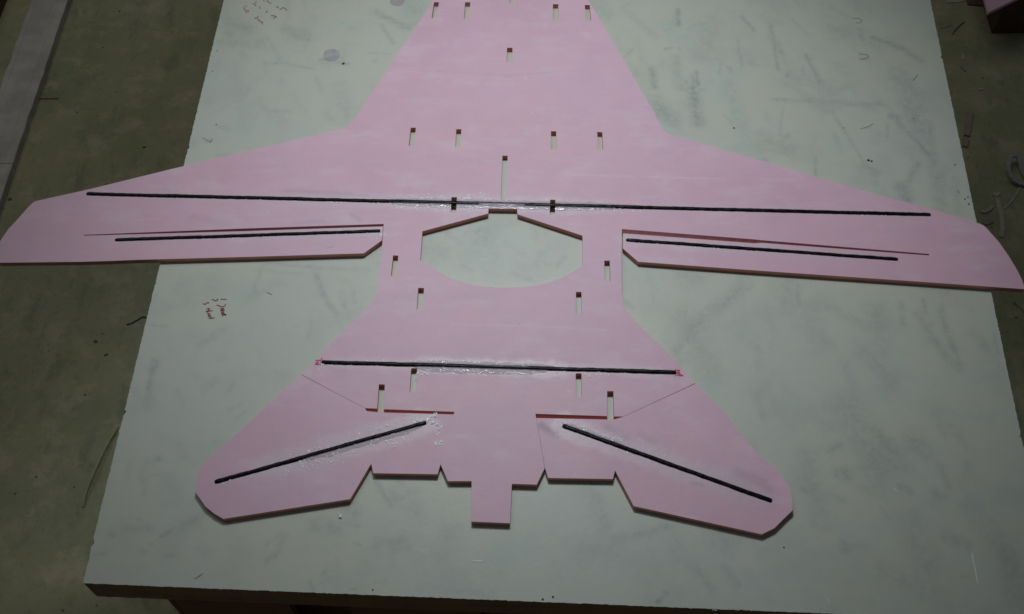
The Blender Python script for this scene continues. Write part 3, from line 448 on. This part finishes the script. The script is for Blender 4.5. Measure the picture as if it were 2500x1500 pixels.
# ------------------------------------------------------------------ the foam aeroplane
plane = empty('foam_model_aeroplane', 'flat pink foam model aeroplane with black carbon rods glued in its wings and tail', 'model aeroplane')
sp_ = [tuple(map(tuple, (DATA['seam_pts'][0], DATA['seam_pts'][1]))), tuple(map(tuple, (DATA['seam_pts'][2], DATA['seam_pts'][3])))]
def clean(l):
    out = []
    for p in l:
        if not out or math.hypot(p[0]-out[-1][0], p[1]-out[-1][1]) > 1e-5: out.append(tuple(p))
    return out
fm = [M_foam, M_edge]
holes = [clean(DATA['hole'])]+[clean(q) for q in DATA['slots']]
airframe = plate('airframe', clean(DATA['airframe']), holes, TT, FZ, fm, plane, sp_)
ail_r = plate('aileron', clean(DATA['aileron_right']), [], TT, FZ, fm, plane, sp_)
ail_l = plate('aileron', clean(DATA['aileron_left']), [], TT, FZ, fm, plane, sp_)
el_l = plate('elevator', clean(DATA['elev_left']), [], TT, FZ, fm, plane)
el_r = plate('elevator', clean(DATA['elev_right']), [], TT, FZ, fm, plane); el_r['label'] = 'elevator with a grey smudge beside the inner end of its rod'

def rod(name, a, b, parent, r=.0029, sink=.0012, seed=0):
    """round carbon rod let into the sheet; its upper part stands proud"""
    a = Vector((*a, FZ-sink)); b = Vector((*b, FZ-sink)); d = b-a; L = d.length; d.normalize(); nn = Vector((-d.y, d.x, 0)); up = Vector((0, 0, 1))
    n = int(L/.003); seg = 10; v = []; f = []
    for i in range(n+1):
        t = i/n; p = a+d*(L*t); bow = .0004*noise.noise((t*7+seed, seed, 0))
        for j in range(seg):
            an = 2*math.pi*j/seg
            rr = r*(1+.13*noise.noise((t*L*190+seed, math.cos(an)*1.2, math.sin(an)*1.2))+.07*noise.noise((t*L*35+seed, 4+math.cos(an), 0)))
            if i in (0, n): rr *= .86
            v.append(p+nn*(rr*math.cos(an)+bow)+up*(rr*math.sin(an)))
        if i:
            for j in range(seg):
                k = (j+1) % seg; f.append(((i-1)*seg+j, (i-1)*seg+k, i*seg+k, i*seg+j))
    f.append(tuple(range(seg-1, -1, -1))); f.append(tuple(n*seg+j for j in range(seg)))
    return mesh(name, v, [q[::-1] for q in f], M_carbon, parent, smooth=True)

SLOTS = [[tuple(p) for p in q] for q in DATA['slots']]+[[tuple(p) for p in DATA['hole']]]
def in_slot(p):
    for q in SLOTS:
        c_ = False; j = len(q)-1
        for i in range(len(q)):
            if (q[i][1] > p[1]) != (q[j][1] > p[1]) and p[0] < (q[j][0]-q[i][0])*(p[1]-q[i][1])/(q[j][1]-q[i][1])+q[i][0]: c_ = not c_
            j = i
        if c_: return True
    return False

def beads(name, segl, parent):
    """glue droplets along a rod, coloured white for their glints: entries (a, b, count, offset mean, offset spread, size)"""
    V_ = []; F_ = []; k = 0
    for a, b, cnt, om, os_, sz in segl:
        a = Vector(a); b = Vector(b); d = (b-a).normalized(); nn = Vector((-d.y, d.x))
        for _ in range(cnt):
            t = random.random(); o = om+random.gauss(0, os_)
            if abs(o) < .0020: o = math.copysign(.0020+random.random()*.0012, om if om else random.choice((-1, 1)))
            p = a.lerp(b, t)+nn*o
            if in_slot(p): continue
            s = sz*random.choice((.4, .5, .6, .7, .8, 1.0, 1.5)); el = random.uniform(1, 2.6); an = random.gauss(math.pi/2, .7)
            ax = Vector((math.cos(an), math.sin(an))); ay = Vector((-ax.y, ax.x)); h = s*random.uniform(.5, .9); seg = 7
            V_.append((p.x, p.y, FZ+h))
            for rr, hh in ((.62, .72), (1.0, -.05)):
                for i in range(seg):
                    q = 2*math.pi*i/seg; w = p+ax*(math.cos(q)*s*rr*el)+ay*(math.sin(q)*s*rr)
                    V_.append((w.x, w.y, FZ+h*hh))
            F_ += [(k, k+1+i, k+1+(i+1) % seg) for i in range(seg)]+[(k+1+i, k+1+seg+i, k+1+seg+(i+1) % seg, k+1+(i+1) % seg) for i in range(seg)]
            k += 1+2*seg
    return tag(mesh(name, V_, F_, M_bead, parent, smooth=True), kind='stuff')

def film(name, a, b, w0, w1, parent, seed=0, amp=.0008, base=.0002):
    """lumpy strip of glue beside a rod, from offset w0 to w1 (metres) across it"""
    a = Vector(a); b = Vector(b); d = (b-a); L = d.length; d.normalize(); nn = Vector((-d.y, d.x)); n = int(L/.0016); mm = 7; v = []; f = []
    for i in range(n+1):
        t = i/n; env = min(1, t*6, (1-t)*6)**.5 if abs(w0) > .002 else min(1, t*3.2, (1-t)*3.2)
        for j in range(mm):
            q = j/(mm-1); o = w0+(w1-w0)*q*env*(1+.5*noise.noise((t*L*90, seed, 2))) if abs(w0) > .002 else (w0+(w1-w0)*q)*env*(.8+.5*noise.noise((t*L*120, seed, 5)))
            p = a+d*(L*t)+nn*o
            h = base+amp*(.5+noise.noise((p.x*420, p.y*420, seed)))*(1-q)**.7+.0008*(1-q)**3
            if j == mm-1 or i in (0, n): h = -.0004
            v.append((p.x, p.y, FZ+h))
        if i: f += [((i-1)*mm+j, (i-1)*mm+j+1, i*mm+j+1, i*mm+j) for j in range(mm-1)]
    if w1 > w0: f = [q[::-1] for q in f]
    bad = [in_slot(p) for p in v]; f = [q for q in f if not any(bad[i] for i in q)]
    return mesh(name, v, f, M_glue, parent, smooth=True)

sm_ = DATA['spar_main']; stl = DATA['spar_tail']
main = rod('wing_rod', *sm_, plane, seed=1)
tail = rod('tail_rod', *stl, plane, seed=2)
r_al = rod('aileron_rod', *DATA['spar_ail_l'], ail_l, seed=3, r=.0027)
r_ar = rod('aileron_rod', *DATA['spar_ail_r'], ail_r, seed=4, r=.0027)
r_el = rod('elevator_rod', *DATA['spar_el_l'], el_l, seed=5, r=.0028)
r_er = rod('elevator_rod', *DATA['spar_el_r'], el_r, seed=6, r=.0028)
L2 = lambda s, t: lerp2(s, t)
beads('glue_droplets', [(L2(sm_, .37), L2(sm_, .46), 90, .006, .0030, .0007), (L2(sm_, .37), L2(sm_, .47), 75, -.006, .0030, .0008), (L2(sm_, .44), L2(sm_, .60), 50, -.0028, .001, .0006),
                        (L2(sm_, .545), L2(sm_, .66), 50, -.005, .0020, .0007), (L2(sm_, .545), L2(sm_, .66), 30, .005, .0025, .0006), (L2(sm_, .28), L2(sm_, .40), 40, -.003, .0008, .0006),
                        (L2(sm_, .452), L2(sm_, .475), 26, .0105, .0022, .0009), (L2(sm_, .475), L2(sm_, .52), 40, .005, .002, .0006), (L2(sm_, .05), L2(sm_, .95), 60, -.0026, .0005, .0005)], airframe)
beads('glue_droplets', [(L2(stl, .25), L2(stl, .62), 110, .0045, .0016, .0008), (L2(stl, .25), L2(stl, .50), 90, -.0065, .0022, .0008), (L2(stl, .5), L2(stl, .85), 50, -.0055, .0028, .0007),
                        (L2(stl, .02), L2(stl, .95), 60, -.0027, .0007, .0005), (L2(stl, .05), L2(stl, .95), 50, .0028, .0007, .0005), (L2(stl, -.015), L2(stl, 0.01), 7, -.004, .003, .0012)], airframe)
s = DATA['spar_el_l']
beads('glue_droplets', [(L2(s, .05), L2(s, .65), 110, -.005, .0028, .0006), (L2(s, .10), L2(s, .70), 150, .0065, .0045, .0007), (L2(s, -.05), L2(s, .06), 26, -.003, .0018, .0012), (L2(s, -.07), L2(s, -.03), 14, .005, .006, .0011), (L2(s, -.06), L2(s, .0), 6, .026, .002, .0010), (L2(s, .65), L2(s, .98), 22, .003, .0015, .0006)], el_l)
s = DATA['spar_el_r']
beads('glue_droplets', [(L2(s, -.01), L2(s, .22), 50, .0040, .0012, .0009), (L2(s, .02), L2(s, .45), 40, -.003, .001, .0006), (L2(s, .2), L2(s, .5), 16, .006, .0022, .0007)], el_r)
s = DATA['spar_ail_l']
beads('glue_droplets', [(L2(s, .985), L2(s, 1.02), 16, -.003, .005, .0009), (L2(s, .3), L2(s, .98), 34, -.0027, .0007, .0005), (L2(s, .3), L2(s, .98), 16, .0028, .0006, .0005)], ail_l)
s = DATA['spar_ail_r']
beads('glue_droplets', [(L2(s, -.01), L2(s, .05), 8, .003, .001, .0007), (L2(s, .0), L2(s, .7), 34, -.0028, .0007, .0005), (L2(s, .0), L2(s, .7), 22, .0028, .0007, .0005)], ail_r)
film('glue_smear_sheen', L2(sm_, .36), L2(sm_, .66), .0023, .0060, airframe, 1)
film('glue_smear_sheen', L2(sm_, .36), L2(sm_, .63), -.0023, -.0070, airframe, 2)
film('glue_smear_sheen', L2(sm_, .452), L2(sm_, .535), -.0003, -.0046, airframe, 6, .0006, .0012)  # pale glue film over the rod, paints in its centre highlight
film('glue_smear_sheen', L2(stl, .40), L2(stl, .64), -.0001, .0016, airframe, 8, .0005, .0019)  # film added along the rod's top to draw a thin bright highlight
film('glue_smear_sheen', L2(stl, .24), L2(stl, .66), .0023, .0060, airframe, 3)
film('glue_smear_sheen', L2(stl, .26), L2(stl, .64), -.0023, -.0085, airframe, 4)
film('glue_smear_sheen', L2(DATA['spar_el_l'], .02), L2(DATA['spar_el_l'], .6), .0023, .007, el_l, 5)
film('glue_smear_sheen', L2(DATA['spar_el_r'], .0), L2(DATA['spar_el_r'], .3), .0023, .0055, el_r, 7)
for i0, i1 in ((0, 5), (5, 11)):
    v, f = join([ribbon(L, .0011, FZ+.0003+i*.00002) for i, L in enumerate(DATA['red_marks'][i0:i1])]); mesh('red_marker_tick', v, f, M_marker, airframe)
# the hinge cut of each aileron is bevelled: a sloping foam face inside the gap
for up_, lo_, deep in DATA['bevels']:
    v = []; f = []; n = 40
    for i in range(n+1):
        t = i/n; a = lerp2(up_, t); b = lerp2(lo_, t); g = math.hypot(a[0]-b[0], a[1]-b[1])
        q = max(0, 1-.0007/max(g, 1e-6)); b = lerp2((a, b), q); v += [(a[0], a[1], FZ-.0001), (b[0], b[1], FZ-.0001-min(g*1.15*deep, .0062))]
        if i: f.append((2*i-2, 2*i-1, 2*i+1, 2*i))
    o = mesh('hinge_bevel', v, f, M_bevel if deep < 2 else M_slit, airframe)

# one stray drop of glue on the table
p = DATA['glue_drop']; v, f = disc_vf(p[0], p[1], TT, .0021, .0016, 12, .3)
v2, f2 = disc_vf(p[0]-.0022, p[1]+.0026, TT, .0010, .0008, 10, .3); v, f = join([(v, f), (v2, f2)])
tag(mesh('glue_drop', v, f, M_bead, smooth=True), 'shiny white drop of glue on the table below the left tail half', 'glue drop')

# ------------------------------------------------------------------ things on the floor
pl = DATA['plank_line']; R = [Vector(q) for q in pl[2:6]]; Lf = [Vector(q) for q in pl[6:9]]
d = (R[0]-R[-1]).normalized(); nn = Vector((-d.y, d.x)); o0 = sum((q.dot(nn) for q in R))/len(R); o1 = sum((q.dot(nn) for q in Lf))/len(Lf); t0 = R[2].dot(d)
M_plank = plain('grey_weathered_wood', (0.46, 0.425, 0.385), (0.58, 0.545, 0.500), 20, .8)
tt = NT('grey_weathered_board'); tt.R = d
ang = math.atan2(d.y, d.x)
def plank(t1, t2, label):
    g = []; secs = [(o0, 0), (o0, .017), (o0+(o1-o0)*.03, .018), (o0+(o1-o0)*.22, .018), (o0+(o1-o0)*.235, .0172), (o0+(o1-o0)*.25, .018), (o0+(o1-o0)*.83, .018), (o0+(o1-o0)*.845, .0172), (o0+(o1-o0)*.86, .018), (o0+(o1-o0)*.97, .018), (o1, .017), (o1, 0)]
    n = max(2, int((t2-t1)/.012)); v = []; f = []; q = len(secs)
    for i in range(n+1):
        t = t1+(t2-t1)*i/n
        for k, (o, z) in enumerate(secs):
            w = .0035*noise.noise((t*26, 3.0 if k < 4 else 9.0, 0)) if k in (0, 1, 2, q-3, q-2, q-1) else 0
            p = d*t+nn*(o+w); v.append((p.x, p.y, z))
        if i: f += [((i-1)*q+k, (i-1)*q+k+1, i*q+k+1, i*q+k) for k in range(q-1)]
    f += [tuple(range(q)), tuple(range(n*q+q-1, n*q-1, -1))]
    o = mesh('floor_plank', v, f, M_plank)
    bm = bmesh.new(); bm.from_mesh(o.data); bmesh.ops.recalc_face_normals(bm, faces=bm.faces); bm.to_mesh(o.data); bm.free()
    return tag(o, label, 'plank', 'grey planks lying end to end on the floor')
plank(t0+.0006, t0+1.5, 'long grey plank on the floor running up to the upper left corner')
plank(t0-.9, t0-.0006, 'grey plank end at the left picture edge, below the joint with the longer plank')

FL = DATA['floor']
def strip(name, pts, w, th, mat, label, cat, group=None, z=0.0, curl=0.0):
    """narrow offcut lying on the floor: a bar of rectangular section following the line"""
    P = [Vector((*q[:2], 0)) for q in (smooth_line([(*p, 0) for p in pts], 5) if len(pts) > 2 else [(*p, 0) for p in pts])]
    v = []; f = []; n = len(P)
    for i, p in enumerate(P):
        dd = (P[min(i+1, n-1)]-P[max(i-1, 0)]).normalized(); q = Vector((-dd.y, dd.x, 0)); ww = w*.5*(.85+.3*random.random())
        zz = z+curl*math.sin(math.pi*i/(n-1))
        for o, h in ((-1, 0), (1, 0), (1, th), (-1, th)): v.append((p.x+q.x*o*ww, p.y+q.y*o*ww, zz+h))
        if i:
            for k in range(4): f.append(((i-1)*4+k, i*4+k, i*4+(k+1) % 4, (i-1)*4+(k+1) % 4))
    f += [(0, 1, 2, 3), (4*n-1, 4*n-2, 4*n-3, 4*n-4)]
    o = mesh(name, v, f, mat)
    bm = bmesh.new(); bm.from_mesh(o.data); bmesh.ops.recalc_face_normals(bm, faces=bm.faces); bm.to_mesh(o.data); bm.free()
    return tag(o, label, cat, group)
M_tan = plain('tan_offcut', (0.30, 0.20, 0.15), (0.37, 0.26, 0.19), 200)
M_pinkscrap = plain('dusty_pink_foam', (0.33, 0.24, 0.205), (0.40, 0.30, 0.26), 150)
M_palestrip = plain('pale_offcut', (0.44, 0.40, 0.33), (0.54, 0.49, 0.41), 150)
M_plastic = plain('white_plastic', (0.33, 0.33, 0.34), (0.42, 0.42, 0.43), 150, .45)
M_straw = plain('dry_straw', (0.34, 0.30, 0.19), (0.42, 0.37, 0.24), 150)
M_wire = plain('black_wire', (0.02, 0.02, 0.02), (0.04, 0.04, 0.04), 150, .5)
M_twig = plain('twig', (0.10, 0.09, 0.08), (0.15, 0.13, 0.11), 150)
M_brown = plain('brown_scrap', (0.13, 0.085, 0.07), (0.18, 0.12, 0.10), 80)
strip('offcut_stick', FL['stick'], .0042, .003, M_tan, 'short tan stick lying beside the grey plank on the left', 'stick')
g = 'foam offcuts on the floor right of the table'
strip('foam_strip', FL['strip1'], .0105, .005, M_pinkscrap, 'longer dull pink foam strip on the floor beside the right table edge', 'foam strip', g)
strip('foam_strip', FL['strip2'], .0105, .005, M_pinkscrap, 'stubby pink foam piece broken off just below the longer strip', 'foam strip', g)
strip('plastic_curl', FL['loop'], .0085, .004, M_plastic, 'looped white plastic band on the floor at the right edge', 'plastic band', curl=.02)
strip('string_tail', FL['string'], .003, .002, M_palestrip, 'thin pale tail trailing below the white plastic loop', 'string')
strip('foam_ribbon', FL['ribbon'], .0085, .003, M_palestrip, 'long pale twisted foam ribbon above the right wing tip', 'foam ribbon', g)
strip('foam_fork', FL['fork'], .005, .002, M_palestrip, 'tiny pale sliver at the upper end of the twisted ribbon', 'foam sliver', g, z=.0034)
strip('foam_curl', FL['curl'], .0055, .004, M_palestrip, 'small pale wavy curl between table edge and twisted ribbon', 'foam curl', g)
strip('foam_curl', FL['curl2'], .006, .003, M_pinkscrap, 'small dull curl close above the rounded wing tip', 'foam curl', g)
strip('pale_flake', FL['flake'], .006, .002, M_palestrip, 'pale upright flake on the dark floor right of the table', 'flake')
strip('pink_flake', FL['flake2'], .004, .002, M_pinkscrap, 'pinkish slanted flake below the pale flake on the right floor', 'flake')
strip('pale_stick', FL['straw'], .004, .003, M_straw, 'thin pale stick on the floor below the right wing tip', 'stick')
strip('bent_wire', FL['wire'], .0020, .002, M_wire, 'short bent black wire poking out by the left table edge', 'wire')
strip('dry_straw', FL['grass'], .0036, .002, M_straw, 'long dry straw on the floor along the lower left table edge', 'straw', curl=.012)
strip('dark_twig', FL['twig'], .0022, .002, M_twig, 'thin dark twig on the floor by the upper right table edge', 'twig')
strip('pale_thread', FL['thread'], .0022, .0015, M_straw, 'faint pale thread near the dark twig, touching the table edge', 'thread')
strip('foam_crumb', FL['chip'], .005, .003, M_palestrip, 'single pale crumb alone on the upper right floor', 'crumb')
strip('scrap_sheet', FL['scrap'], .012, .002, M_palestrip, 'pale scrap at the top picture edge right of the table', 'scrap')
strip('brown_scrap', FL['brown'], .022, .004, M_brown, 'flat brown scrap lying left of the pink foam board', 'scrap')
v, f = join([disc_vf(p[0], p[1], .0002, r*.42, r*.12, 8, .6, .7) for p, r in DATA['specks']])
tag(mesh('floor_grit', v, f, M_grit), 'scattered dark grit on the concrete floor', 'grit', kind='stuff')
crumbs = []
for _ in range(260):
    x, y = random.uniform(-1.3, 1.4), random.uniform(-.6, 1.4)
    crumbs.append(disc_vf(x, y, .0002, random.uniform(.0008, .0022), .0010, 6, .5, random.uniform(.4, 1)))
v, f = join(crumbs); tag(mesh('floor_crumbs', v, f, M_brown), 'tiny brown crumbs scattered over the concrete floor', 'crumbs', kind='stuff')

# carton with a pink board on it, far right
M_card = plain('dark_cardboard', (0.085, 0.045, 0.028), (0.12, 0.066, 0.042), 40)
bx = DATA['box']; carton = empty('cardboard_box', 'dark brown cardboard box on the floor under the pink foam board', 'box')
x0, y0 = bx[0][0]+.004, bx[0][1]; v, f = box_vf(x0, x0+.42, y0, y0+.34, 0, .098); mesh('carton_body', v, f, M_card, carton)
v, f = box_vf(x0-.003, x0+.423, y0-.003, y0+.17, .0985, .1015); mesh('lid_flap', v, f, M_card, carton)
v, f = box_vf(x0-.003, x0+.423, y0+.172, y0+.343, .0985, .1015); mesh('lid_flap', v, f, M_card, carton)
pk = [Vector(q) for q in DATA['pink_px']]; e1 = (pk[0]-pk[1]).normalized(); e2 = (pk[2]-pk[1]).normalized()
e2 = Vector((e1.y, -e1.x)) if abs(e1.dot(e2)) > .9 else e2
o = pk[1]; q = [o, o+e2*.5, o+e2*.5+e1*.42, o+e1*.42]
tag(plate('pink_foam_board', [tuple(p) for p in q], [], .117, .125, [M_foam, M_foam]), 'pink foam board corner resting on the dark box, upper right', 'foam board')
cd = [Vector(q) for q in DATA['corner_dark']]; dd = (cd[1]-cd[0]).normalized(); nn2 = Vector((dd.y, -dd.x)) if Vector((dd.y, -dd.x)).x < 0 else Vector((-dd.y, dd.x))
a = cd[0]-dd*.4; b = cd[1]+dd*.02; q = [a, b, b+nn2*.12, a+nn2*.12]
tag(plate('dark_beam', [tuple(p) for p in q], [], 0, .06, [M_card, M_card]), 'black wooden beam just showing in the upper left corner', 'beam')
